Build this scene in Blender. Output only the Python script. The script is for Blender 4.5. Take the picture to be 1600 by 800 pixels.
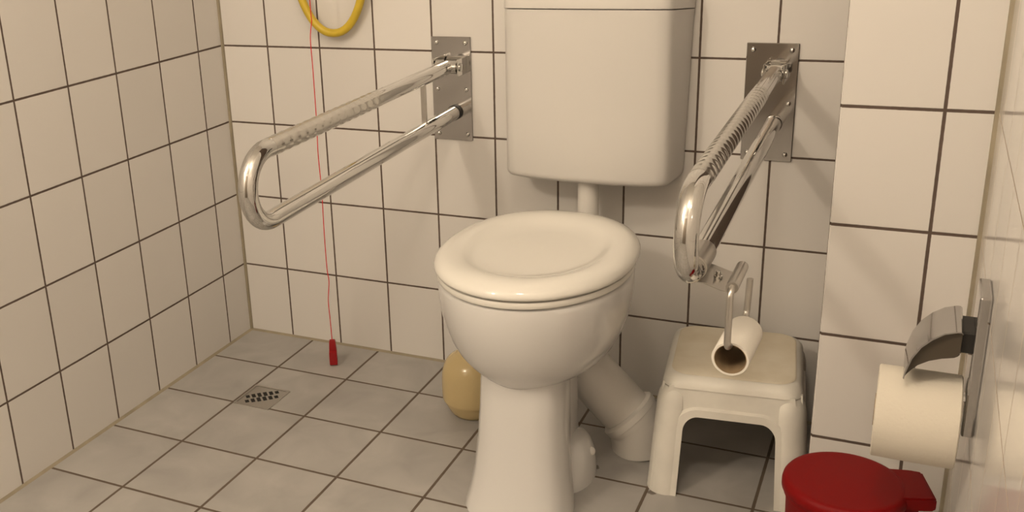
import bpy, bmesh, math, random
from mathutils import Vector, Matrix, Euler
random.seed(4)
PI = math.pi
for o in list(bpy.data.objects):
    bpy.data.objects.remove(o)
S = bpy.context.scene
C = S.collection

# ------------------------------------------------------------------ camera
cam = bpy.data.cameras.new('camera')
cam.sensor_fit = 'HORIZONTAL'
cam.sensor_width = 36.0
cam.lens = 36.0 * 1616.87 / 1600.0
cam.shift_x = (800 - 620.79) / 1600.0
cam.shift_y = (371.47 - 400) / 1600.0
cam.clip_start = 0.02
camo = bpy.data.objects.new('camera', cam)
C.objects.link(camo)
camo.location = (1.59022, -2.16279, 1.15438)
camo.rotation_mode = 'XYZ'
camo.rotation_euler = (1.2401589, 0.0494346, 0.4606427)
S.camera = camo

# ------------------------------------------------------------------ world, lights, exposure
w = bpy.data.worlds.new('world')
S.world = w
w.use_nodes = True
w.node_tree.nodes['Background'].inputs[0].default_value = (1.0, 0.86, 0.68, 1)
w.node_tree.nodes['Background'].inputs[1].default_value = 0.02


def point_light(name, loc, watts, col, r):
    l = bpy.data.lights.new(name, 'POINT')
    l.energy = watts
    l.color = col
    l.shadow_soft_size = r
    o = bpy.data.objects.new(name, l)
    o.location = loc
    C.objects.link(o)
    return o


WARM = (1.0, 0.84, 0.651)
point_light('wall_lamp_light', (0.22, -2.30, 1.95), 45, WARM, 0.07)
point_light('ceiling_lamp_light', (1.30, -1.80, 2.30), 24, WARM, 0.10)

S.view_settings.view_transform = 'Standard'
S.view_settings.look = 'None'
S.view_settings.exposure = 0.0
S.view_settings.gamma = 1.0
S.view_settings.use_curve_mapping = False


# ------------------------------------------------------------------ materials
def srgb(r, g, b):
    def f(c):
        c /= 255.0
        return c / 12.92 if c <= 0.04045 else ((c + 0.055) / 1.055) ** 2.4
    return (f(r), f(g), f(b), 1.0)


def newmat(name):
    m = bpy.data.materials.new(name)
    m.use_nodes = True
    return m, m.node_tree.nodes, m.node_tree.links, m.node_tree.nodes['Principled BSDF']


def mat(name, col, rough=0.5, metal=0.0, bump=0.0, bscale=60.0, var=0.0, vscale=8.0, coat=0.0, dirt=None, sss=0.0, trans=0.0):
    m, N, L, P = newmat(name)
    P.inputs['Base Color'].default_value = col
    P.inputs['Roughness'].default_value = rough
    P.inputs['Metallic'].default_value = metal
    P.inputs['Coat Weight'].default_value = coat
    P.inputs['Coat Roughness'].default_value = 0.08
    if sss:
        P.inputs['Subsurface Weight'].default_value = sss
        P.inputs['Subsurface Radius'].default_value = (0.01, 0.007, 0.004)
        P.inputs['Subsurface Scale'].default_value = 0.5
    tc = N.new('ShaderNodeTexCoord')
    if var > 0 or dirt:
        n = N.new('ShaderNodeTexNoise')
        n.inputs['Scale'].default_value = vscale
        n.inputs['Detail'].default_value = 5
        L.new(tc.outputs['Object'], n.inputs['Vector'])
        r = N.new('ShaderNodeValToRGB')
        r.color_ramp.elements[0].position = 0.35
        r.color_ramp.elements[1].position = 0.65
        d = dirt if dirt else tuple(c * (1 - var) for c in col[:3]) + (1,)
        r.color_ramp.elements[0].color = d
        r.color_ramp.elements[1].color = col
        L.new(n.outputs['Fac'], r.inputs['Fac'])
        L.new(r.outputs['Color'], P.inputs['Base Color'])
    if bump > 0:
        n2 = N.new('ShaderNodeTexNoise')
        n2.inputs['Scale'].default_value = bscale
        n2.inputs['Detail'].default_value = 3
        L.new(tc.outputs['Object'], n2.inputs['Vector'])
        b = N.new('ShaderNodeBump')
        b.inputs['Strength'].default_value = bump
        b.inputs['Distance'].default_value = 0.002
        L.new(n2.outputs['Fac'], b.inputs['Height'])
        L.new(b.outputs['Normal'], P.inputs['Normal'])
    return m


def tile_mat(name, axes, off, pitch, gap, tile, grout, rough, tone=0.04, cloud=0.0, stains=(), wave=0.02):
    """tiles laid in a grid: axes are the two position components, off/pitch/gap in metres"""
    m, N, L, P = newmat(name)
    tc = N.new('ShaderNodeTexCoord')
    sp = N.new('ShaderNodeSeparateXYZ')
    L.new(tc.outputs['Object'], sp.inputs[0])

    def M(op, a, b=None):
        n = N.new('ShaderNodeMath')
        n.operation = op
        for i, v in enumerate((a, b)):
            if v is None:
                continue
            if isinstance(v, (int, float)):
                n.inputs[i].default_value = v
            else:
                L.new(v, n.inputs[i])
        return n.outputs[0]
    dists, cells = [], []
    for k in range(2):
        s = M('DIVIDE', M('SUBTRACT', sp.outputs[axes[k]], off[k]), pitch[k])
        fl = M('FLOOR', s)
        fr = M('SUBTRACT', s, fl)
        d = M('MULTIPLY', M('MINIMUM', fr, M('SUBTRACT', 1.0, fr)), pitch[k])
        dists.append(d)
        cells.append(fl)
    d = M('MINIMUM', dists[0], dists[1])
    # slightly ragged joint edge
    nz = N.new('ShaderNodeTexNoise')
    nz.inputs['Scale'].default_value = 90
    L.new(tc.outputs['Object'], nz.inputs['Vector'])
    d = M('ADD', d, M('MULTIPLY', M('SUBTRACT', nz.outputs['Fac'], 0.5), 0.0008))
    mr = N.new('ShaderNodeMapRange')
    mr.interpolation_type = 'SMOOTHSTEP'
    mr.inputs['From Min'].default_value = gap * 0.5 - 0.0004
    mr.inputs['From Max'].default_value = gap * 0.5 + 0.0006
    L.new(d, mr.inputs['Value'])
    mask = mr.outputs['Result']
    # tone of each tile
    cv = N.new('ShaderNodeCombineXYZ')
    L.new(cells[0], cv.inputs[0])
    L.new(cells[1], cv.inputs[1])
    wn = N.new('ShaderNodeTexWhiteNoise')
    L.new(cv.outputs[0], wn.inputs['Vector'])
    ton = M('ADD', 1.0 - tone, M('MULTIPLY', wn.outputs['Value'], 2 * tone))
    if cloud > 0:
        # cloudy print, different in every tile
        va = N.new('ShaderNodeVectorMath')
        va.operation = 'MULTIPLY_ADD'
        L.new(wn.outputs['Color'], va.inputs[0])
        va.inputs[1].default_value = (9, 9, 9)
        L.new(tc.outputs['Object'], va.inputs[2])
        cn = N.new('ShaderNodeTexNoise')
        cn.inputs['Scale'].default_value = 9
        cn.inputs['Detail'].default_value = 4
        cn.inputs['Roughness'].default_value = 0.5
        cn.inputs['Distortion'].default_value = 0.6
        L.new(va.outputs[0], cn.inputs['Vector'])
        ton = M('MULTIPLY', ton, M('ADD', 1.0 - cloud, M('MULTIPLY', cn.outputs['Fac'], 2 * cloud)))
    vm = N.new('ShaderNodeVectorMath')
    vm.operation = 'SCALE'
    vm.inputs[0].default_value = tile[:3]
    L.new(ton, vm.inputs['Scale'])
    gn = N.new('ShaderNodeTexNoise')
    gn.inputs['Scale'].default_value = 25
    L.new(tc.outputs['Object'], gn.inputs['Vector'])
    gm = N.new('ShaderNodeVectorMath')
    gm.operation = 'SCALE'
    gm.inputs[0].default_value = grout[:3]
    L.new(M('ADD', 0.75, M('MULTIPLY', gn.outputs['Fac'], 0.5)), gm.inputs['Scale'])
    mx = N.new('ShaderNodeMix')
    mx.data_type = 'RGBA'
    L.new(mask, mx.inputs['Factor'])
    L.new(gm.outputs[0], mx.inputs['A'])
    L.new(vm.outputs[0], mx.inputs['B'])
    outc = mx.outputs['Result']
    for (sx, sy, rad, colr) in stains:
        vs = N.new('ShaderNodeVectorMath')
        vs.operation = 'DISTANCE'
        vs.inputs[1].default_value = (sx, sy, 0)
        wob = N.new('ShaderNodeVectorMath')
        wob.operation = 'MULTIPLY_ADD'
        wob.inputs[1].default_value = (rad * 1.4,) * 3
        L.new(nz.outputs['Color'], wob.inputs[0])
        L.new(tc.outputs['Object'], wob.inputs[2])
        ofs = N.new('ShaderNodeVectorMath')
        ofs.operation = 'SUBTRACT'
        L.new(wob.outputs[0], ofs.inputs[0])
        ofs.inputs[1].default_value = (rad * 0.7,) * 3
        L.new(ofs.outputs[0], vs.inputs[0])
        m2 = N.new('ShaderNodeMapRange')
        m2.interpolation_type = 'SMOOTHSTEP'
        m2.inputs['From Min'].default_value = rad * 0.6
        m2.inputs['From Max'].default_value = rad * 1.1
        m2.inputs['To Min'].default_value = 0.8
        m2.inputs['To Max'].default_value = 0.0
        L.new(vs.outputs['Value'], m2.inputs['Value'])
        mm = N.new('ShaderNodeMix')
        mm.data_type = 'RGBA'
        L.new(m2.outputs['Result'], mm.inputs['Factor'])
        L.new(outc, mm.inputs['A'])
        mm.inputs['B'].default_value = colr
        outc = mm.outputs['Result']
    L.new(outc, P.inputs['Base Color'])
    L.new(M('ADD', rough, M('MULTIPLY', M('SUBTRACT', 1.0, mask), 0.9 - rough)), P.inputs['Roughness'])
    # joints lie deeper; glaze is very slightly wavy
    wv = N.new('ShaderNodeTexNoise')
    wv.inputs['Scale'].default_value = 14
    wv.inputs['Detail'].default_value = 1
    L.new(tc.outputs['Object'], wv.inputs['Vector'])
    h = M('ADD', M('MULTIPLY', mask, 1.0), M('MULTIPLY', wv.outputs['Fac'], wave))
    b = N.new('ShaderNodeBump')
    b.inputs['Strength'].default_value = 0.6
    b.inputs['Distance'].default_value = 0.0012
    L.new(h, b.inputs['Height'])
    L.new(b.outputs['Normal'], P.inputs['Normal'])
    return m


TH = 0.19683
H0 = 0.19525
FT = 0.19855
TILE = (0.70, 0.68, 0.655, 1)
GROUT = srgb(92, 78, 70)
m_wback = tile_mat('glazed_tile_back', (0, 2), (0.13627, H0), (0.15, TH), 0.0042, TILE, GROUT, 0.32)
m_wside = tile_mat('glazed_tile_side', (1, 2), (-0.10127, H0), (0.15, TH), 0.0043, TILE, GROUT, 0.32)
m_wright = tile_mat('glazed_tile_right', (1, 2), (-0.41 - 0.10, H0), (0.15, TH), 0.0025, (0.76, 0.735, 0.705, 1), srgb(160, 145, 130), 0.12, wave=0.25)  # same tile as the other walls, base colour lightened to imitate stronger light
m_wpil = tile_mat('glazed_tile_pillar', (0, 2), (1.4815, H0), (0.15, TH), 0.0050, TILE, GROUT, 0.32)
m_floor = tile_mat('grey_floor_tile', (0, 1), (0.20182, -0.17919), (FT, FT), 0.0058, (0.375, 0.362, 0.345, 1), srgb(96, 84, 72), 0.42,
                   tone=0.03, cloud=0.30,
                   stains=[(1.075, -0.345, 0.012, srgb(70, 60, 52)), (1.205, -0.392, 0.010, srgb(80, 68, 56))])
m_ceil = mat('ceiling_paint', (0.80, 0.77, 0.72, 1), 0.9)
m_caulk = mat('sealant', srgb(156, 146, 126), 0.6, var=0.25, vscale=14)
m_unseendoor = mat('unseen_door_paint', srgb(150, 140, 128), 0.45)
m_chrome = mat('polished_chrome', (0.62, 0.61, 0.59, 1), 0.06, 1.0)
m_chromegrip = mat('ribbed_chrome', (0.58, 0.565, 0.53, 1), 0.18, 1.0, bump=0.12, bscale=70)
m_steel = mat('plate_steel', (0.46, 0.45, 0.445, 1), 0.10, 1.0)
m_brushed = mat('brushed_steel', (0.55, 0.53, 0.50, 1), 0.30, 1.0)
m_black = mat('black_rubber', (0.012, 0.011, 0.010, 1), 0.5)
m_darkrefl = mat('dark_reflection', srgb(74, 66, 56), 0.35)  # colour imitates the dark reflection below the paper holder's cover
m_dark = mat('drain_dark', (0.006, 0.005, 0.005, 1), 0.7)
m_ceramic = mat('white_ceramic', (0.68, 0.675, 0.665, 1), 0.10, 0, coat=0.3)
m_lidplastic = mat('white_seat_plastic', (0.745, 0.73, 0.685, 1), 0.09, 0)
m_cistern = mat('white_cistern_plastic', (0.645, 0.63, 0.605, 1), 0.38, 0, bump=0.02, bscale=500)
m_pipe = mat('white_pipe_plastic', (0.72, 0.70, 0.665, 1), 0.35)
m_stool = mat('white_stool_plastic', (0.76, 0.74, 0.68, 1), 0.42, 0, var=0.08, vscale=20)
m_stooltop = mat('worn_stool_top', srgb(220, 213, 196), 0.6, 0, bump=0.25, bscale=900, dirt=srgb(202, 191, 168), vscale=9)
m_yellow = mat('yellow_hose_rubber', srgb(206, 178, 52), 0.42, 0, var=0.12, vscale=30)
m_tan = mat('yellowed_plastic', srgb(200, 180, 134), 0.16, 0, var=0.06, vscale=12)
m_red = mat('red_bin_plastic', srgb(118, 5, 7), 0.5, 0, bump=0.03, bscale=600)
m_red.node_tree.nodes['Principled BSDF'].inputs['Specular IOR Level'].default_value = 0.16
m_redc = mat('red_cord', srgb(214, 24, 30), 0.6)
m_redw = mat('red_weight_plastic', srgb(150, 8, 16), 0.4)
m_paper = mat('toilet_paper', (0.65, 0.61, 0.53, 1), 0.95, 0, bump=0.35, bscale=220)
m_paper2 = mat('spare_paper', (0.74, 0.71, 0.65, 1), 0.95, 0, bump=0.2, bscale=220)
m_card = mat('grey_cardboard', srgb(150, 128, 98), 0.9, 0, var=0.2, vscale=40)


# ------------------------------------------------------------------ geometry helpers
def link(name, bm, m, parent=None, smooth=True, angle=40, origin=None):
    """bm in world coordinates; origin moves the object's origin"""
    bmesh.ops.remove_doubles(bm, verts=bm.verts, dist=1e-6)
    bmesh.ops.recalc_face_normals(bm, faces=bm.faces)
    if origin is None and parent is not None:
        origin = parent.location
    origin = Vector(origin if origin is not None else (0, 0, 0))
    me = bpy.data.meshes.new(name)
    bm.transform(Matrix.Translation(-origin))
    bm.to_mesh(me)
    bm.free()
    me.materials.append(m)
    if smooth:
        for p in me.polygons:
            p.use_smooth = True
        me.set_sharp_from_angle(angle=math.radians(angle))
    o = bpy.data.objects.new(name, me)
    C.objects.link(o)
    if parent is not None:
        o.parent = parent
        top = parent
        base = Vector(parent.location)
        while top.parent is not None:
            top = top.parent
            base += Vector(top.location)
        o.location = origin - base if parent.parent is not None else origin - Vector(parent.location)
    else:
        o.location = origin
    return o


def part(name, bm, m, parent, **k):
    """a child mesh whose own origin sits on its parent's origin"""
    base = Vector((0, 0, 0))
    p = parent
    while p is not None:
        base += Vector(p.location)
        p = p.parent
    o = link(name, bm, m, None, origin=base, **k)
    o.parent = parent
    o.location = (0, 0, 0)
    return o


def thing(name, label, cat, loc=(0, 0, 0), group=None):
    o = bpy.data.objects.new(name, None)
    o.empty_display_size = 0.05
    C.objects.link(o)
    o.location = loc
    o['label'] = label
    o['category'] = cat
    if group:
        o['group'] = group
    return o


def tag(o, label, cat, group=None):
    o['label'] = label
    o['category'] = cat
    if group:
        o['group'] = group
    return o


def struct(name, bm, m, **k):
    o = link(name, bm, m, None, **k)
    o['kind'] = 'structure'
    return o


def box(bm, lo, hi, bev=0.0, seg=2):
    r = bmesh.ops.create_cube(bm, size=1.0)
    vs = r['verts']
    lo, hi = Vector(lo), Vector(hi)
    for v in vs:
        v.co = Vector([(lo[i] + hi[i]) / 2 + v.co[i] * (hi[i] - lo[i]) for i in range(3)])
    if bev > 0:
        es = list({e for v in vs for e in v.link_edges})
        bmesh.ops.bevel(bm, geom=es, offset=bev, segments=seg, affect='EDGES', profile=0.5)
    return bm


def loft(bm, rings, cap0=True, cap1=True, closed=True):
    vs = [[bm.verts.new(p) for p in r] for r in rings]
    n = len(vs[0])
    for a, b in zip(vs, vs[1:]):
        for i in range(n if closed else n - 1):
            j = (i + 1) % n
            try:
                bm.faces.new((a[i], a[j], b[j], b[i]))
            except ValueError:
                pass
    if cap0:
        bm.faces.new(vs[0][::-1])
    if cap1:
        bm.faces.new(vs[-1])
    return vs


def tube(bm, path, rad, n=20, caps=True, up=(0, 0, 1)):
    """sweep a circle along path (parallel transport); rad is a number or a list"""
    pts = [Vector(p) for p in path]
    m = len(pts)
    rings = []
    t0 = (pts[1] - pts[0]).normalized()
    u = Vector(up)
    if abs(u.dot(t0)) > 0.95:
        u = Vector((1, 0, 0))
    u = (u - t0 * u.dot(t0)).normalized()
    for i in range(m):
        if i == 0:
            t = (pts[1] - pts[0])
        elif i == m - 1:
            t = (pts[-1] - pts[-2])
        else:
            t = (pts[i + 1] - pts[i]).normalized() + (pts[i] - pts[i - 1]).normalized()
        t.normalize()
        u = (u - t * u.dot(t)).normalized()
        v = t.cross(u)
        r = rad if isinstance(rad, (int, float)) else rad[i]
        rings.append([pts[i] + (u * math.cos(a) + v * math.sin(a)) * r for a in [2 * PI * k / n for k in range(n)]])
    loft(bm, rings, caps, caps)
    return bm


def lathe(bm, prof, c=(0, 0, 0), axis='z', n=48):
    """prof: list of (radius, height) from one end to the other, closed with caps where radius > 0"""
    rings = []
    for r, h in prof:
        ring = []
        for k in range(n):
            a = 2 * PI * k / n
            x, y = max(r, 1e-5) * math.cos(a), max(r, 1e-5) * math.sin(a)
            if axis == 'z':
                p = Vector((x, y, h))
            elif axis == 'x':
                p = Vector((h, x, y))
            else:
                p = Vector((x, h, y))
            ring.append(Vector(c) + p)
        rings.append(ring)
    loft(bm, rings, True, True)
    return bm


def fillet(pts, r, n=8):
    """round the inner corners of an open polyline"""
    pts = [Vector(p) for p in pts]
    out = [pts[0]]
    for a, b, c in zip(pts, pts[1:], pts[2:]):
        d1 = (a - b)
        d2 = (c - b)
        ang = d1.angle(d2)
        t = min(r / math.tan(ang / 2), d1.length * 0.49, d2.length * 0.49)
        rr = t * math.tan(ang / 2)
        d1.normalize()
        d2.normalize()
        bis = (d1 + d2).normalized()
        cen = b + bis * (rr / math.sin(ang / 2))
        s = b + d1 * t - cen
        e = b + d2 * t - cen
        tot = s.angle(e)
        ax = s.cross(e).normalized()
        for k in range(n + 1):
            out.append(cen + Matrix.Rotation(tot * k / n, 3, ax) @ s)
    out.append(pts[-1])
    return out


def dense(pts, step):
    out = [Vector(pts[0])]
    for a, b in zip(pts, pts[1:]):
        a, b = Vector(a), Vector(b)
        k = max(1, int((b - a).length / step))
        for i in range(1, k + 1):
            out.append(a.lerp(b, i / k))
    return out


def smooth_poly(ctrl, n=6):
    """closed Catmull-Rom through 2-D control points"""
    m = len(ctrl)
    out = []
    for i in range(m):
        p0, p1, p2, p3 = [Vector(ctrl[(i + k) % m]) for k in (-1, 0, 1, 2)]
        for k in range(n):
            t = k / n
            out.append(0.5 * ((2 * p1) + (-p0 + p2) * t + (2 * p0 - 5 * p1 + 4 * p2 - p3) * t * t + (-p0 + 3 * p1 - 3 * p2 + p3) * t ** 3))
    return out


def rrect(hx, hy, r, n=6, cx=0, cy=0):
    out = []
    for sx, sy, a0 in ((1, 1, 0), (-1, 1, PI / 2), (-1, -1, PI), (1, -1, 3 * PI / 2)):
        for k in range(n + 1):
            a = a0 + PI / 2 * k / n
            out.append((cx + sx * (hx - r) + r * math.cos(a), cy + sy * (hy - r) + r * math.sin(a)))
    return out


# ------------------------------------------------------------------ the room
XR = 1.7032        # right wall
YP = -0.41         # front of the boxed-in pillar
XP = 1.4835        # its left edge
YF = -3.0
HC = 2.40
bm = bmesh.new(); box(bm, (-0.1, YF - 0.1, -0.1), (XR + 0.1, 0.1, 0)); struct('floor', bm, m_floor, smooth=False)
bm = bmesh.new(); box(bm, (-0.1, YF - 0.1, HC), (XR + 0.1, 0.1, HC + 0.1)); struct('ceiling', bm, m_ceil, smooth=False)
bm = bmesh.new(); box(bm, (-0.1, 0, 0), (XR + 0.1, 0.1, HC)); struct('wall_back', bm, m_wback, smooth=False)
bm = bmesh.new(); box(bm, (-0.1, YF, 0), (0, 0, HC)); struct('wall_left', bm, m_wside, smooth=False)
bm = bmesh.new(); box(bm, (XR, YF, 0), (XR + 0.1, 0, HC)); struct('wall_right', bm, m_wright, smooth=False)
bm = bmesh.new(); box(bm, (-0.1, YF - 0.1, 0), (XR + 0.1, YF, HC)); struct('wall_front', bm, m_wback, smooth=False)
bm = bmesh.new()
box(bm, (XP, YP, 0), (XR, 0, HC))
es = [e for e in bm.edges if all(abs(v.co.x - XP) < 1e-4 and abs(v.co.y - YP) < 1e-4 for v in e.verts)]
bmesh.ops.bevel(bm, geom=es, offset=0.003, segments=3, affect='EDGES')
struct('wall_pillar', bm, m_wpil)
# unseen door added behind the camera as something darker for the chrome to reflect
bm = bmesh.new(); box(bm, (0.55, YF, 0.005), (1.60, YF + 0.02, 2.08), 0.004)
struct('unseen_door_1', bm, m_unseendoor)
bm = bmesh.new()
tube(bm, fillet([(0.63, YF + 0.02, 1.05), (0.63, YF + 0.07, 1.05), (0.75, YF + 0.07, 1.05)], 0.015), 0.009, 12)
dh = link('unseen_door_handle', bm, m_brushed, None); dh.parent = bpy.data.objects['unseen_door_1']
# sealant beads in the room's corners
bm = bmesh.new(); loft(bm, [[(0, 0, z), (0.006, 0, z), (0.0045, -0.0045, z), (0, -0.006, z)] for z in (0, HC)]); struct('trim_1', bm, m_caulk, smooth=False)
bm = bmesh.new(); loft(bm, [[(0, y, 0), (0, y, 0.004), (0.0025, y, 0.003), (0.007, y, 0)] for y in (0, YF)]); struct('trim_2', bm, m_caulk, smooth=False)
bm = bmesh.new(); loft(bm, [[(x, 0, 0), (x, 0, 0.004), (x, -0.0025, 0.003), (x, -0.007, 0)] for x in (0, XP)]); struct('trim_3', bm, m_caulk, smooth=False)
bm = bmesh.new(); loft(bm, [[(XR, YP, z), (XR - 0.006, YP, z), (XR - 0.0045, YP - 0.0045, z), (XR, YP - 0.006, z)] for z in (0, HC)]); struct('trim_4', bm, m_caulk, smooth=False)

# ------------------------------------------------------------------ toilet
TX = 0.981
toilet = thing('toilet', 'white ceramic floor standing toilet with closed lid below the cistern', 'toilet', (TX, -0.40, 0))


def egg(hw, yf, yb, yc, z, nf=2.0, nb=2.5, n=72):
    """egg outline round the toilet's axis"""
    out = []
    for k in range(n):
        a = 2 * PI * k / n
        c, s = math.cos(a), math.sin(a)
        e = nf if s < 0 else nb
        x = math.copysign(abs(c) ** (2 / e), c) * hw
        d = (yc - yf) if s < 0 else (yb - yc)
        y = yc + math.copysign(abs(s) ** (2 / e), s) * d
        out.append((TX + x, y, z))
    return out


bm = bmesh.new()
rows = [(0.457, .171, -.635, -.197), (0.454, .176, -.640, -.194), (0.445, .178, -.641, -.193), (0.415, .177, -.638, -.19), (0.385, .1735, -.632, -.19),
        (0.360, .168, -.624, -.19), (0.335, .159, -.614, -.19), (0.312, .147, -.602, -.19), (0.293, .132, -.588, -.19), (0.278, .114, -.574, -.195),
        (0.267, .096, -.562, -.20), (0.260, .080, -.550, -.21)]
loft(bm, [egg(hw, yf, yb, -0.425, z, 2.0, 2.1) for z, hw, yf, yb in rows])


def ped(z, hw, yf, rw, yb):
    """pedestal section: rounded front shaft, narrower neck behind it"""
    h = [(0.0, yf), (hw * .45, yf + .004), (hw * .80, yf + .016), (hw * .97, yf + .040), (hw, yf + .075), (hw * .99, yf + .105), (hw * .93, yf + .118),
         (rw * 1.02, yf + .130), (rw, yf + .17), (rw, (yf + yb) / 2 + .05), (rw, yb - .05), (rw * .8, yb - .01), (rw * .4, yb)]
    pts = h + [(0.0, yb + .002)] + [(-x, y) for x, y in h[:0:-1]]
    return [(TX + x, y, z) for x, y in pts]


loft(bm, [ped(0.290, .079, -.560, .058, -.295), ped(0.26, .0800, -.563, .058, -.295), ped(0.20, .0815, -.567, .058, -.295), ped(0.14, .084, -.573, .059, -.295), ped(0.08, .089, -.582, .061, -.295),
          ped(0.035, .096, -.592, .064, -.292), ped(0.012, .101, -.600, .066, -.29), ped(0.0, .103, -.603, .067, -.29)])
# foot lugs at both sides
for s in (-1, 1):
    rings = []
    for k in range(9):
        t = k / 8
        z = 0.090 * math.sin(t * PI / 2)
        sc = math.cos(t * PI / 2) ** 0.55 if t < 1 else 0.02
        rings.append([(TX + s * 0.060 + 0.047 * sc * math.cos(a), -0.385 + 0.080 * sc * math.sin(a), z) for a in [2 * PI * q / 28 for q in range(28)]])
    loft(bm, rings)
# horizontal outlet spigot at the back
tube(bm, fillet([(TX - .01, -0.34, 0.26), (TX - .005, -0.27, 0.215), (TX + .036, -0.243, 0.179)], .03, 6), 0.050, 28)
# deck that carries the hinges
box(bm, (TX - 0.10, -0.27, 0.395), (TX + 0.10, -0.190, 0.456), 0.018, 3)
bowl = part('bowl', bm, m_ceramic, toilet, angle=50)
for s in (-1, 1):
    bm = bmesh.new()
    bmesh.ops.create_uvsphere(bm, u_segments=16, v_segments=10, radius=0.009, matrix=Matrix.Translation((TX + s * 0.098, -0.380, 0.058)))
    part('bolt_cap', bm, m_pipe, toilet)
# seat ring
bm = bmesh.new()
sr = []
for z, sc in ((0.4595, -.004), (0.4605, .001), (0.466, .003), (0.4715, .001), (0.4725, -.004)):
    sr.append(egg(.178 + sc, -.642 - sc, -.194 + sc, -0.425, z, 2.0, 2.1))
for z, sc in ((0.4725, .60), (0.4595, .60)):
    sr.append([(TX + (x - TX) * sc, -0.425 + (y + 0.425) * sc, z) for x, y, _ in egg(.178, -.642, -.194, -0.425, z, 2.0, 2.1)])
loft(bm, sr + [sr[0]], False, False)
part('seat', bm, m_lidplastic, toilet)
# dished lid
bm = bmesh.new()
prof = [(0.0, .4772), (.20, .4776), (.35, .4785), (.50, .4800), (.60, .4822), (.665, .4862), (.705, .4900), (.75, .4928), (.81, .4945), (.87, .4945), (.92, .4925), (.96, .4882), (.985, .4832), (1.0, .4770), (1.0, .4735), (.992, .4705), (.97, .4695)]
rings = []
for s, z in prof:
    e = egg(.1845, -.648, -.180, -0.425, 0, 2.0, 2.25)
    rings.append([(TX + (x - TX) * max(s, .004), -0.425 + (y + 0.425) * max(s, .004), z + .0060) for x, y, _ in e])
loft(bm, rings)
part('lid', bm, m_lidplastic, toilet, angle=60)
for s in (-1, 1):
    bm = bmesh.new()
    tube(bm, [(TX + s * 0.055, -0.206, 0.467), (TX + s * 0.095, -0.206, 0.467)], 0.010, 16)
    part('hinge', bm, m_lidplastic, toilet)

# ------------------------------------------------------------------ cistern and its flush pipe
cis = thing('cistern', 'white plastic wall mounted cistern above the toilet lid', 'cistern', (TX, -0.07, 0.55))


def cring(z, hb, hf, yf, bow, yb=-0.004, r=0.026):
    """cistern plan: wider at the wall, bowed front"""
    half = [(0, yf - bow)]
    for k in range(1, 7):
        t = k / 7
        half.append((hf * t * .97, yf - bow * (1 - t * t)))
    half += [(hf - r * .45, yf + r * .08), (hf - r * .1, yf + r * .40), (hf + .001, yf + r * .95)]
    x1, y1 = hf + .001, yf + r * .95
    for k in range(1, 5):
        t = k / 5
        half.append((x1 + (hb - x1) * t, y1 + (yb - .006 - y1) * t))
    half += [(hb, yb - .006), (hb - .002, yb)]
    pts = half + [(0, yb)] + [(-x, y) for x, y in half[:0:-1]]
    return [(TX - .002 + x, y, z) for x, y in pts]


bm = bmesh.new()
zs = [(0.535, -.022), (0.536, -.012), (0.539, -.005), (0.5445, -.0015), (0.552, 0.0)]
lean = lambda ring: [(x, y, z - (y + .118) * .095) for x, y, z in ring]
R = [cring(z, .186 + d, .1765 + d, -.116 - d, .016) for z, d in zs]
for k in range(1, 6):
    t = k / 5
    rg = cring(0.552 + (0.896 - 0.552) * t, .186 + .009 * t, .1765 - .0015 * t, -.116 - .004 * t, .016)
    R.append(lean(rg) if k == 5 else rg)
loft(bm, R)
part('tank', bm, m_cistern, cis, angle=35)
bm = bmesh.new()
loft(bm, [lean(cring(0.8975, .194, .174, -.119, .016)), lean(cring(0.8985, .1965, .1765, -.1215, .016)), cring(0.925, .1965, .1755, -.1215, .016), cring(0.933, .194, .173, -.118, .016), cring(0.936, .186, .165, -.110, .016)])
part('lid', bm, m_cistern, cis, angle=35)
bm = bmesh.new()
box(bm, (TX - .045, -.095, .933), (TX + .045, -.040, .9395), .003)
part('flush_button', bm, m_cistern, cis)
bm = bmesh.new()
tube(bm, [(TX, -0.083, 0.525), (TX, -0.083, 0.536)], 0.0245, 28)
part('outlet_nut', bm, m_pipe, cis)

bm = bmesh.new()
tube(bm, fillet([(TX, -0.083, 0.526), (TX, -0.083, 0.375), (TX, -0.19, 0.372)], 0.05, 10), 0.0225, 24)
fp = link('flush_pipe', bm, m_pipe, None, origin=(TX, -0.083, 0.37))
tag(fp, 'short white flush pipe running from cistern down behind the toilet lid', 'pipe')

# ------------------------------------------------------------------ waste pipe
wp = thing('waste_pipe', 'thick white waste pipe bending from the toilet back to the floor', 'pipe', (1.137, -0.235, 0))
A, B_ = Vector((1.018, -0.243, 0.178)), Vector((1.122, -0.236, 0.072))
d = (B_ - A).normalized()
bm = bmesh.new()
tube(bm, [A, B_], 0.0545, 36)
part('pipe_bend', bm, m_pipe, wp)
bm = bmesh.new()
s0 = A + (B_ - A) * 0.90
tube(bm, [s0, s0 + d * .004, s0 + d * .005, s0 + d * .018, s0 + d * .019, s0 + d * .030], [.058, .062, .0635, .0635, .061, .060], 36)
part('collar', bm, m_pipe, wp)
bm = bmesh.new()
e0 = s0 + d * .026
tube(bm, [e0, e0 + d * .010, Vector((1.140, -.235, .034)), Vector((1.143, -.235, .001))], .0585, 36)
part('floor_elbow', bm, m_pipe, wp)
bm = bmesh.new()
tube(bm, [A - d * .003, A + d * .0025], .0560, 36)
part('rubber_seal', bm, m_black, wp)

# ------------------------------------------------------------------ grab rails
RAD = 0.0163


def screws(parent, x0, x1, zl):
    for z in zl:
        for x in (x0, x1):
            bm = bmesh.new()
            lathe(bm, [(.0052, 0), (.0052, -.001), (.0045, -.0028), (.0025, -.0040), (.0, -.0043)], (x, -.0045, z), 'y', 16)
            part('screw', bm, m_chrome, parent)


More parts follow.
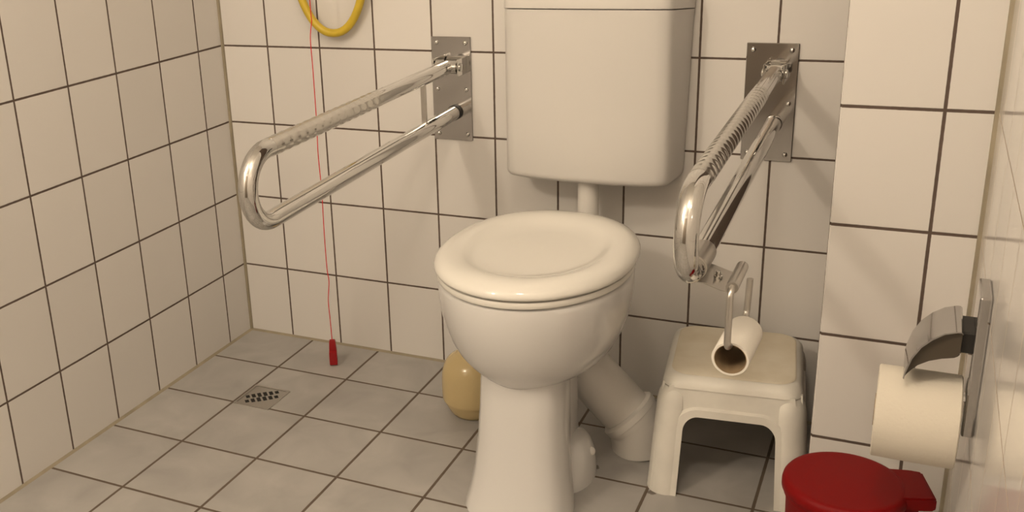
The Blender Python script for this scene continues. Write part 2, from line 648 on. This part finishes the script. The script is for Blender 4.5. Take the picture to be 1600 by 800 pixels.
def grab_rail(label, xw, xe, zt0, zt1, zb0, zb1, px0, px1, yend, bw=.030, pitch=.026, g_at=.45, stop=None):
    t = thing('grab_rail', label, 'grab rail', ((px0 + px1) / 2, 0, 0.70), 'fold down grab rails beside the toilet')
    bm = bmesh.new()
    box(bm, (px0, -.0045, .5805), (px1, 0, .8195), .0012, 1)
    part('wall_plate', bm, m_steel, t, smooth=False)
    screws(t, px0 + .013, px1 - .013, (.5955, .70, .806))
    y0 = -.050
    rr = (zt1 - zb1) / 2
    # end bend
    cz, cy = (zt1 + zb1) / 2, yend + rr
    path = [(xw, y0, zt0), (xe, cy, zt1)]
    arc = [(xe, cy - rr * math.sin(a), cz + rr * math.cos(a)) for a in [PI * k / 20 for k in range(1, 20)]]
    path = dense([Vector(path[0]), Vector(path[1])], .02) + [Vector(p) for p in arc] + dense([Vector((xe, cy, zb1)), Vector((xw, -.014, zb0))], .02)
    bm = bmesh.new()
    tube(bm, path, RAD, 28)
    part('rail_tube', bm, m_chrome, t)
    # ribbed hand grip along the upper tube
    g0 = Vector((xw, y0, zt0)).lerp(Vector((xe, cy, zt1)), g_at)
    g1 = Vector((xw, y0, zt0)).lerp(Vector((xe, cy, zt1)), .985)
    n = 220
    pts, rads = [], []
    for k in range(n + 1):
        f = k / n
        pts.append(g0.lerp(g1, f))
        edge = min(1, f * 14, (1 - f) * 14)
        rads.append(RAD + .00015 + edge * .0007 * (0.5 + 0.5 * math.cos(f * (g1 - g0).length / pitch * 2 * PI)) ** 2)
    bm = bmesh.new()
    tube(bm, pts, rads, 32)
    part('hand_grip', bm, m_chromegrip, t)
    # rubber stop at the lower end
    bm = bmesh.new()
    tube(bm, [(xw, -.0046, zb0), (xw, -.013, zb0), (xw, -.015, zb0)], [RAD + .0008, RAD + .0012, RAD], 28)
    part('rubber_stop' if stop is None else 'end_collar', bm, stop or m_black, t)
    # hinge bracket: two cheeks, a web and a pivot barrel
    bm = bmesh.new()
    for s in (-1, 1):
        x = xw + s * bw
        box(bm, (x - .0018, -.052, zt0 - .019), (x + .0018, -.0045, zt0 + .019), .001, 1)
    box(bm, (xw - bw, -.0075, zt0 - .019), (xw + bw, -.0046, zt0 + .019), .0008, 1)
    br = part('hinge_bracket', bm, m_chrome, t)
    bm = bmesh.new()
    tube(bm, [(xw + k * 1, -.038, zt0) for k in (-bw - .006, -bw - .004, -bw + .001, bw - .001, bw + .004, bw + .006)],
         [.007, .0095, .0095, .0095, .0095, .007], 20)
    part('pivot_pin', bm, m_chrome, br)
    bm = bmesh.new()
    tube(bm, [(xw - bw + .004, -.040, zt0), (xw + bw - .004, -.040, zt0)], .0145, 20)
    part('pivot_barrel', bm, m_chrome, br)
    return t


lr = grab_rail('chrome fold down grab rail on the wall left of the cistern', .640, .634, .757, .748, .646, .626, .586, .683, -.834)
bm = bmesh.new()
box(bm, (.632, -.168, .640), (.644, -.162, .742), .0008, 1)
part('brace_bar', bm, m_brushed, lr)
rrl = grab_rail('chrome fold down grab rail right of the cistern with paper rod', 1.338, 1.338, .766, .752, .658, .628, 1.278, 1.377, -.85, .0185, .021, .25, m_chrome)

# rod holder clamped on the right rail, with a nearly used up roll
rh = thing('paper_rod', 'bent steel paper rod clamped under the right grab rail', 'toilet paper holder', (1.36, -.74, .61))
bm = bmesh.new()
loft(bm, [[(1.338, y, .6105), (1.352, y, .6095), (1.376, y, .6020), (1.384, y, .6005), (1.384, y, .5990), (1.375, y, .6004), (1.352, y, .6078), (1.338, y, .6088)] for y in (-.788, -.712)])
tube(bm, [(1.338, -.785, .629), (1.338, -.715, .629)], RAD + .0018, 28)
part('clamp_plate', bm, m_brushed, rh)
bm = bmesh.new()
lathe(bm, [(.006, 0), (.006, .004), (.0035, .0045), (.0035, .010), (0, .011)], (1.366, -.752, .6045), 'z', 12)
part('bolt', bm, m_chrome, rh)
bm = bmesh.new()
tube(bm, [(1.3915, -.793, .6085), (1.3915, -.706, .6085)], .0085, 20)
part('sleeve', bm, m_brushed, rh)
bm = bmesh.new()
tube(bm, fillet([(1.3915, -.72, .6085), (1.3915, -.806, .6085), (1.3915, -.806, .522), (1.397, -.672, .518), (1.399, -.672, .578)], .012, 8), .0048, 16)
part('rod', bm, m_brushed, rh)
rc = Vector((1.3945, 0, .5005))
bm = bmesh.new()
loft(bm, [[(rc.x + .0036 * f + r * math.cos(a), y, rc.z + r * math.sin(a)) for a in [2 * PI * k / 40 for k in range(40)]]
          for f, y, r in ((0, -.791, .0222), (0, -.791, .0250), (0, -.790, .0258), (1, -.692, .0258), (1, -.691, .0250), (1, -.691, .0222), (0, -.791, .0222))], False, False)
spare = thing('paper_roll', 'nearly empty thin toilet paper roll hanging on the bent rod above stool', 'toilet paper', (rc.x, -.74, rc.z))
part('paper', bm, m_paper2, spare)
bm = bmesh.new()
loft(bm, [[(rc.x + .0036 * f + r * math.cos(a), y, rc.z + r * math.sin(a)) for a in [2 * PI * k / 40 for k in range(40)]]
          for f, y, r in ((0, -.7908, .0212), (0, -.7908, .0221), (1, -.6912, .0221), (1, -.6912, .0212), (0, -.7908, .0212))], False, False)
part('cardboard_core', bm, m_card, spare)

# ------------------------------------------------------------------ step stool
SO = Vector((1.320, -.205, 0))
SR = math.radians(6.5)
stool = thing('step_stool', 'white plastic step stool with dirty beige top standing beside the pillar', 'stool', SO)


def sloc(x, y, z):
    c, s = math.cos(SR), math.sin(SR)
    return (SO.x + x * c - y * s, SO.y + x * s + y * c, z)


SZ = 0.236
FX, FY = .142, .170       # half footprint at the floor
TX0, TY0 = .127, .132     # half size at the top


def sdim(z):
    t = z / SZ
    return FX + (TX0 - FX) * t, FY + (TY0 - FY) * t


def shell_ring(z, shrink=0.0):
    hx, hy = sdim(z)
    hx -= shrink
    hy -= shrink
    return [sloc(x, y, z) for x, y in rrect(hx, hy, .034, 8)]


# top slab with rounded shoulders
bm = bmesh.new()
R = []
for z, sh in ((.214, .0), (.220, .001), (.228, .005), (.2335, .011), (.236, .018)):
    R.append(shell_ring(z, sh))
loft(bm, R, False, True)
top = part('top', bm, m_stool, stool)
bm = bmesh.new()
R = []
for z, sh in ((.2358, .017), (.2370, .0185), (.2373, .021)):
    hx, hy = sdim(.235)
    R.append([sloc(x, y, z) for x, y in rrect(hx - sh + .004, hy - sh + .002, .036, 8)])
loft(bm, R, False, True)
part('tread', bm, m_stooltop, stool)


# four aprons with arched openings: a strip between the outer outline and the arch line
def apron(axis, sgn):
    bm = bmesh.new()
    th = .0035

    def P(u, z, inset):
        hx, hy = sdim(z)
        if axis == 'y':
            return sloc(u * (hx - .006), sgn * (hy - inset), z)
        return sloc(sgn * (hx - inset), u * (hy - .006), z)
    # arch inner line in (u, z): legs lean with the side, so u is a fraction of the half width
    ui, zt, r = (.66, .163, .030) if axis == 'y' else (.66, .163, .030)
    hw = FX if axis == 'y' else FY
    line_in, line_out = [], []
    ru = r / hw
    arc = [(-ui, 0.0), (-ui, .03), (-ui, .06), (-ui, .09), (-ui, zt - r)]
    arc += [(-ui + ru - ru * math.cos(a), zt - r + r * math.sin(a)) for a in [PI / 2 * k / 8 for k in range(1, 9)]]
    arc += [(-ui + ru + (2 * ui - 2 * ru) * k / 10, zt) for k in range(1, 11)]
    full = arc + [(-u, z) for u, z in arc[:13][::-1]][1:]
    m = len(full)
    outer = []
    for i, (u, z) in enumerate(full):
        if i <= 4:
            outer.append((-1.0, z))
        elif i >= m - 5:
            outer.append((1.0, z))
        else:
            f = (i - 4) / (m - 9)
            outer.append((-1 + 2 * f, .218))
    outer[4] = (-1.0, full[4][1])
    outer[m - 5] = (1.0, full[m - 5][1])
    a = [[P(u, z, ins) for u, z in outer] for ins in (.002, .002 + th)]
    b = [[P(u, z, ins) for u, z in full] for ins in (.002, .002 + th)]
    mid = [[P(u * .5 + v[0] * .5, z * .5 + v[1] * .5, ins) for (u, z), v in zip(outer, full)] for ins in (.002, .002 + th)]
    for (ra, rb) in ((a[0], mid[0]), (mid[0], b[0]), (b[0], b[1]), (b[1], mid[1]), (mid[1], a[1]), (a[1], a[0])):
        va = [bm.verts.new(p) for p in ra]
        vb = [bm.verts.new(p) for p in rb]
        for i in range(m - 1):
            bm.faces.new((va[i], va[i + 1], vb[i + 1], vb[i]))
    # raised lip round the opening
    lip = [[P(u + (s[0] - u) * k1, z + (s[1] - z) * k1, ins) for (u, z), s in zip(full, outer)] for k1, ins in ((0, .0025), (0, -.0040), (.26, -.0040), (.33, .0025))]
    vv = [[bm.verts.new(p) for p in l] for l in lip]
    for p, q in zip(vv, vv[1:]):
        for i in range(m - 1):
            bm.faces.new((p[i], p[i + 1], q[i + 1], q[i]))
    return part('apron', bm, m_stool, stool, angle=35)


for ax, sg in (('y', -1), ('y', 1), ('x', -1), ('x', 1)):
    apron(ax, sg)
# four corner legs: rounded columns, open on the inside, that end in a round shoulder below the top
for sx in (-1, 1):
    for sy in (-1, 1):
        bm = bmesh.new()
        rings = []
        for k in range(15):
            t = k / 14
            z = .212 * t
            hx, hy = sdim(z)
            r0 = .030 - .004 * t
            grow = .006 if t < .86 else .006 * math.sqrt(max(0, 1 - ((t - .86) / .14) ** 2)) - .004 * ((t - .86) / .14)
            cx, cy = sx * (hx - r0), sy * (hy - r0)
            ring = []
            outer = []
            for q in range(17):
                a = -.55 + (PI / 2 + 1.1) * q / 16
                rr_ = r0 + grow
                outer.append((cx + sx * rr_ * math.cos(a), cy + sy * rr_ * math.sin(a)))
            inner = [(cx + (x - cx) * .86, cy + (y - cy) * .86) for x, y in outer[::-1]]
            rings.append([sloc(x, y, z) for x, y in outer + inner])
        loft(bm, rings)
        part('leg', bm, m_stool, stool, angle=50)

# ------------------------------------------------------------------ red pedal bin
BX, BY = 1.553, -.683
bn = thing('pedal_bin', 'round red plastic bin with hinged lid standing in front of the pillar', 'bin', (BX, BY, 0))
bm = bmesh.new()
lathe(bm, [(.066, 0), (.070, .002), (.071, .01), (.080, .245), (.0805, .252), (.084, .2535), (.084, .260), (.078, .260)], (BX, BY, 0), 'z', 64)
part('bucket', bm, m_red, bn)
bm = bmesh.new()
lathe(bm, [(.080, .2605), (.086, .2605), (.0872, .262), (.0872, .270), (.0862, .2745), (.0835, .2785), (.080, .2802), (.075, .2802), (.060, .2808), (.03, .2815), (0, .2817)], (BX, BY, 0), 'z', 64)
# tab towards the hinge
ha = math.radians(16)
M_ = Matrix.Translation((BX, BY, 0)) @ Matrix.Rotation(ha, 4, 'Z')
b2 = bmesh.new()
loft(b2, [[M_ @ Vector(p) for p in ((x, -h, .255 + dz), (x, h, .255 + dz), (x, h, .2795 - dz2), (x, -h, .2795 - dz2))] for x, h, dz, dz2 in ((.055, .042, .006, 0), (.100, .040, .003, 0), (.116, .037, .002, .001), (.119, .035, .004, .005))])
bmesh.ops.bevel(b2, geom=list(b2.edges), offset=.002, segments=2, affect='EDGES')
me = bpy.data.meshes.new('tmp'); b2.to_mesh(me); bm.from_mesh(me); b2.free(); bpy.data.meshes.remove(me)
part('lid', bm, m_red, bn)
bm = bmesh.new()
b0 = M_ @ Vector((.082, 0, .2)); 
loft(bm, [[M_ @ Vector(p) for p in ((.070, -.022, z), (.070, .022, z), (x1, .018, z), (x1, -.018, z))] for z, x1 in ((.19, .084), (.21, .094), (.256, .104))])
part('hinge_block', bm, m_red, bn, smooth=False)
bm = bmesh.new()
loft(bm, [[M_ @ Vector(p) for p in ((x, -.028, .006), (x, .028, .006), (x, .028, .014), (x, -.028, .014))] for x in (-.062, -.10)])
part('pedal', bm, m_black, bn, smooth=False)

# ------------------------------------------------------------------ toilet paper holder on the right wall
hold = thing('paper_holder', 'chrome toilet paper holder with curved cover on the right wall', 'toilet paper holder', (XR, -.745, .50))
bm = bmesh.new()
box(bm, (1.6885, -.765, .425), (XR, -.690, .624), .003, 2)
part('wall_plate', bm, m_steel, hold, smooth=False)
bm = bmesh.new()
cp = [(1.6745, .5780), (1.6725, .5800), (1.668, .5800), (1.654, .5755), (1.640, .5660), (1.628, .5530), (1.619, .5360), (1.6135, .5160), (1.612, .5050)]
cin = [(x + .0015 if i > 3 else x + .0004, z - .0016) for i, (x, z) in enumerate(cp)]
prof = cp + cin[::-1]
ys = [(-.780, .0), (-.7785, .0), (-.690, .0), (-.6885, .0)]
loft(bm, [[(x, y, z) for x, z in prof] for y, _ in ys])
part('cover', bm, m_steel, hold, angle=40)
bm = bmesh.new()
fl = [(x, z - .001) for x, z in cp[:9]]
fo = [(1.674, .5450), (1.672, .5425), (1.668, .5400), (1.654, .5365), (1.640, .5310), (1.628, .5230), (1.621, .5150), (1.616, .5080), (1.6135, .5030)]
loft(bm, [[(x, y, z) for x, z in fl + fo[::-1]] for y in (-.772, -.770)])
part('cover_reflection', bm, m_darkrefl, hold, angle=40)  # added plate, its dark colour stands in for a reflection under the cover
bm = bmesh.new()
box(bm, (1.672, -.765, .545), (1.690, -.705, .574), .002)
part('cover_hinge', bm, m_black, hold, smooth=False)
TPY, TPZ = -.735, .4420
bm = bmesh.new()
tube(bm, [(1.6895, TPY, TPZ), (1.5845, TPY, TPZ)], .009, 20)
part('spindle', bm, m_chrome, hold)
bm = bmesh.new()
box(bm, (1.6855, TPY - .016, TPZ - .028), (1.6890, TPY + .016, TPZ + .028), .003)
part('spindle_mount', bm, m_chrome, hold)

TPR = .0635
roll = thing('paper_roll', 'full cream toilet paper roll on the chrome wall holder above red bin', 'toilet paper', (1.63, TPY, TPZ))
x0, x1 = 1.583, 1.685
bm = bmesh.new()
pr_ = [(.0225, x0), (TPR - .002, x0), (TPR, x0 + .0015), (TPR + .0003, (x0 + x1) / 2), (TPR, x1 - .0015), (TPR - .002, x1), (.0225, x1)]
rings = [[(h, TPY + r * math.cos(a), TPZ - .011 + r * math.sin(a)) for a in [2 * PI * k / 72 for k in range(72)]] for r, h in pr_]
loft(bm, rings + [rings[0]], False, False)
part('paper', bm, m_paper, roll)
bm = bmesh.new()
pr_ = [(.0213, x0 - .001), (.0224, x0 - .001), (.0224, x1), (.0213, x1)]
rings = [[(h, TPY + r * math.cos(a), TPZ - .011 + r * math.sin(a)) for a in [2 * PI * k / 40 for k in range(40)]] for r, h in pr_]
loft(bm, rings + [rings[0]], False, False)
part('cardboard_core', bm, m_card, roll)

# ------------------------------------------------------------------ toilet brush pot behind the toilet
bx, by = .755, -.212
pot = thing('brush_pot', 'round yellowed plastic toilet brush pot behind the toilet on the floor', 'toilet brush', (bx, by, 0))
bm = bmesh.new()
lathe(bm, [(.045, 0), (.048, .001), (.055, .010), (.064, .028), (.0665, .036)], (bx, by, 0), 'z', 56)
part('base', bm, m_tan, pot)
bm = bmesh.new()
lathe(bm, [(.0655, .0362), (.0695, .0372), (.0705, .041), (.0708, .060), (.0706, .085), (.0690, .103), (.0650, .118), (.0585, .130), (.050, .1385), (.041, .145), (.034, .151), (.029, .158), (.023, .164), (.0135, .168), (0, .1695)], (bx, by, 0), 'z', 56)
part('dome', bm, m_tan, pot)

# ------------------------------------------------------------------ floor drain
dx, dy, dw = .2555, -.3345, .0495
dr = thing('floor_drain', 'square steel floor drain grate with dark slots near the left wall', 'drain', (dx, dy, 0))
bm = bmesh.new()
pts_o = rrect(dw, dw, .002, 2, dx, dy)
pts_i = rrect(dw - .006, dw - .006, .002, 2, dx, dy)
loft(bm, [[(x, y, 0) for x, y in pts_o], [(x, y, .0022) for x, y in pts_o], [(x, y, .0022) for x, y in pts_i], [(x, y, .0008) for x, y in pts_i]], False, False)
part('frame', bm, m_brushed, dr, smooth=False)
bm = bmesh.new()
box(bm, (dx - dw + .007, dy - dw + .007, 0), (dx + dw - .007, dy + dw - .007, .0016))
grate = part('grate', bm, m_brushed, dr, smooth=False)
# two rows of slanted slots along the grate's diagonal
bm = bmesh.new()
lens = (.012, .016, .018, .018, .016, .012)
sd = math.radians(39)
for row in (-1, 1):
    for k in range(6):
        u = (k - 2.5) * .0140 + row * .0020
        v = row * .0115
        cx, cy = dx + u * math.cos(sd) - v * math.sin(sd), dy + u * math.sin(sd) + v * math.cos(sd)
        an = sd + PI / 2 + math.radians(6)
        hl, hw = lens[k] * .56, .0045
        q = [(hl, hw), (-hl, hw), (-hl, -hw), (hl, -hw)]
        ring = [(cx + a * math.cos(an) - b * math.sin(an), cy + a * math.sin(an) + b * math.cos(an)) for a, b in q]
        loft(bm, [[(x, y, .0010) for x, y in ring], [(x, y, .00185) for x, y in ring]])
part('slots', bm, m_dark, grate, smooth=False)

# ------------------------------------------------------------------ yellow hose and red alarm cord
bm = bmesh.new()
hp = []
for k in range(64):
    a = 2 * PI * k / 64
    hp.append(Vector((.3440 + .0985 * math.copysign(abs(math.sin(a)) ** .92, math.sin(a)), -.030 + .006 * math.sin(a + .5), 1.045 - .219 * math.cos(a))))
rings = []
n = 18
for i, p in enumerate(hp):
    t = (hp[(i + 1) % 64] - hp[i - 1]).normalized()
    u = Vector((0, 1, 0)); u = (u - t * u.dot(t)).normalized(); v = t.cross(u)
    rings.append([p + (u * math.cos(q) + v * math.sin(q)) * .0096 for q in [2 * PI * j / n for j in range(n)]])
loft(bm, rings + [rings[0]], False, False)
hose = link('hose', bm, m_yellow, None, origin=(.344, -.03, .826))
tag(hose, 'yellow rubber hose loop hanging on the back wall left of the rail', 'hose')
bm = bmesh.new()
tube(bm, fillet([(.344, 0, 1.247), (.344, -.055, 1.247), (.344, -.055, 1.275)], .01), .006, 12)
hk = link('hose_hook', bm, m_chrome, None, origin=(.344, 0, 1.25))
tag(hk, 'small chrome wall hook carrying the yellow hose loop', 'hook')

al = thing('alarm_cord', 'thin red emergency pull cord with red weight hanging just above the floor', 'pull cord', (.33, -.115, 0))
CY = -.115
bm = bmesh.new()
ctrl = [(.337, 2.4), (.338, 1.4), (.3391, .913), (.3404, .8701), (.3331, .8266), (.3335, .753), (.3326, .6244), (.3301, .5543), (.3326, .4592), (.3317, .4268), (.3302, .3447), (.3305, .2611), (.3333, .2274), (.3271, .1751), (.3284, .123), (.3292, .068)]
cpts = []
for a_, b_, c_, d_ in zip([ctrl[0]] + ctrl, ctrl, ctrl[1:], ctrl[2:] + [ctrl[-1]]):
    for k in range(5):
        t = k / 5
        f = lambda i: 0.5 * (2 * b_[i] + (c_[i] - a_[i]) * t + (2 * a_[i] - 5 * b_[i] + 4 * c_[i] - d_[i]) * t * t + (-a_[i] + 3 * b_[i] - 3 * c_[i] + d_[i]) * t ** 3)
        cpts.append((f(0), CY, f(1)))
cpts.append((ctrl[-1][0], CY, ctrl[-1][1]))
tube(bm, cpts, .0011, 8)
part('cord', bm, m_redc, al)
bm = bmesh.new()
WX, WY, WZ = .3295, CY, .003
sec = [(-.0105, -.011, 0), (.0105, -.011, 0)]
prof = [(0, .0098, -.0115, .0115), (.036, .0095, -.0125, .0165), (.0375, .0092, -.0085, .0165), (.040, .0090, -.0085, .0150), (.060, .0080, -.0070, .009), (.066, .0068, -.0055, .004)]
rot = Matrix.Rotation(math.radians(28), 4, 'Z')
loft(bm, [[Vector((WX, WY, WZ + z)) + rot @ Vector(p) for p in ((-hx, y0, 0), (hx, y0, 0), (hx, y1, 0), (-hx, y1, 0))] for z, hx, y0, y1 in prof])
bmesh.ops.bevel(bm, geom=list(bm.edges), offset=.001, segments=2, affect='EDGES')
part('weight', bm, m_redw, al, angle=30)
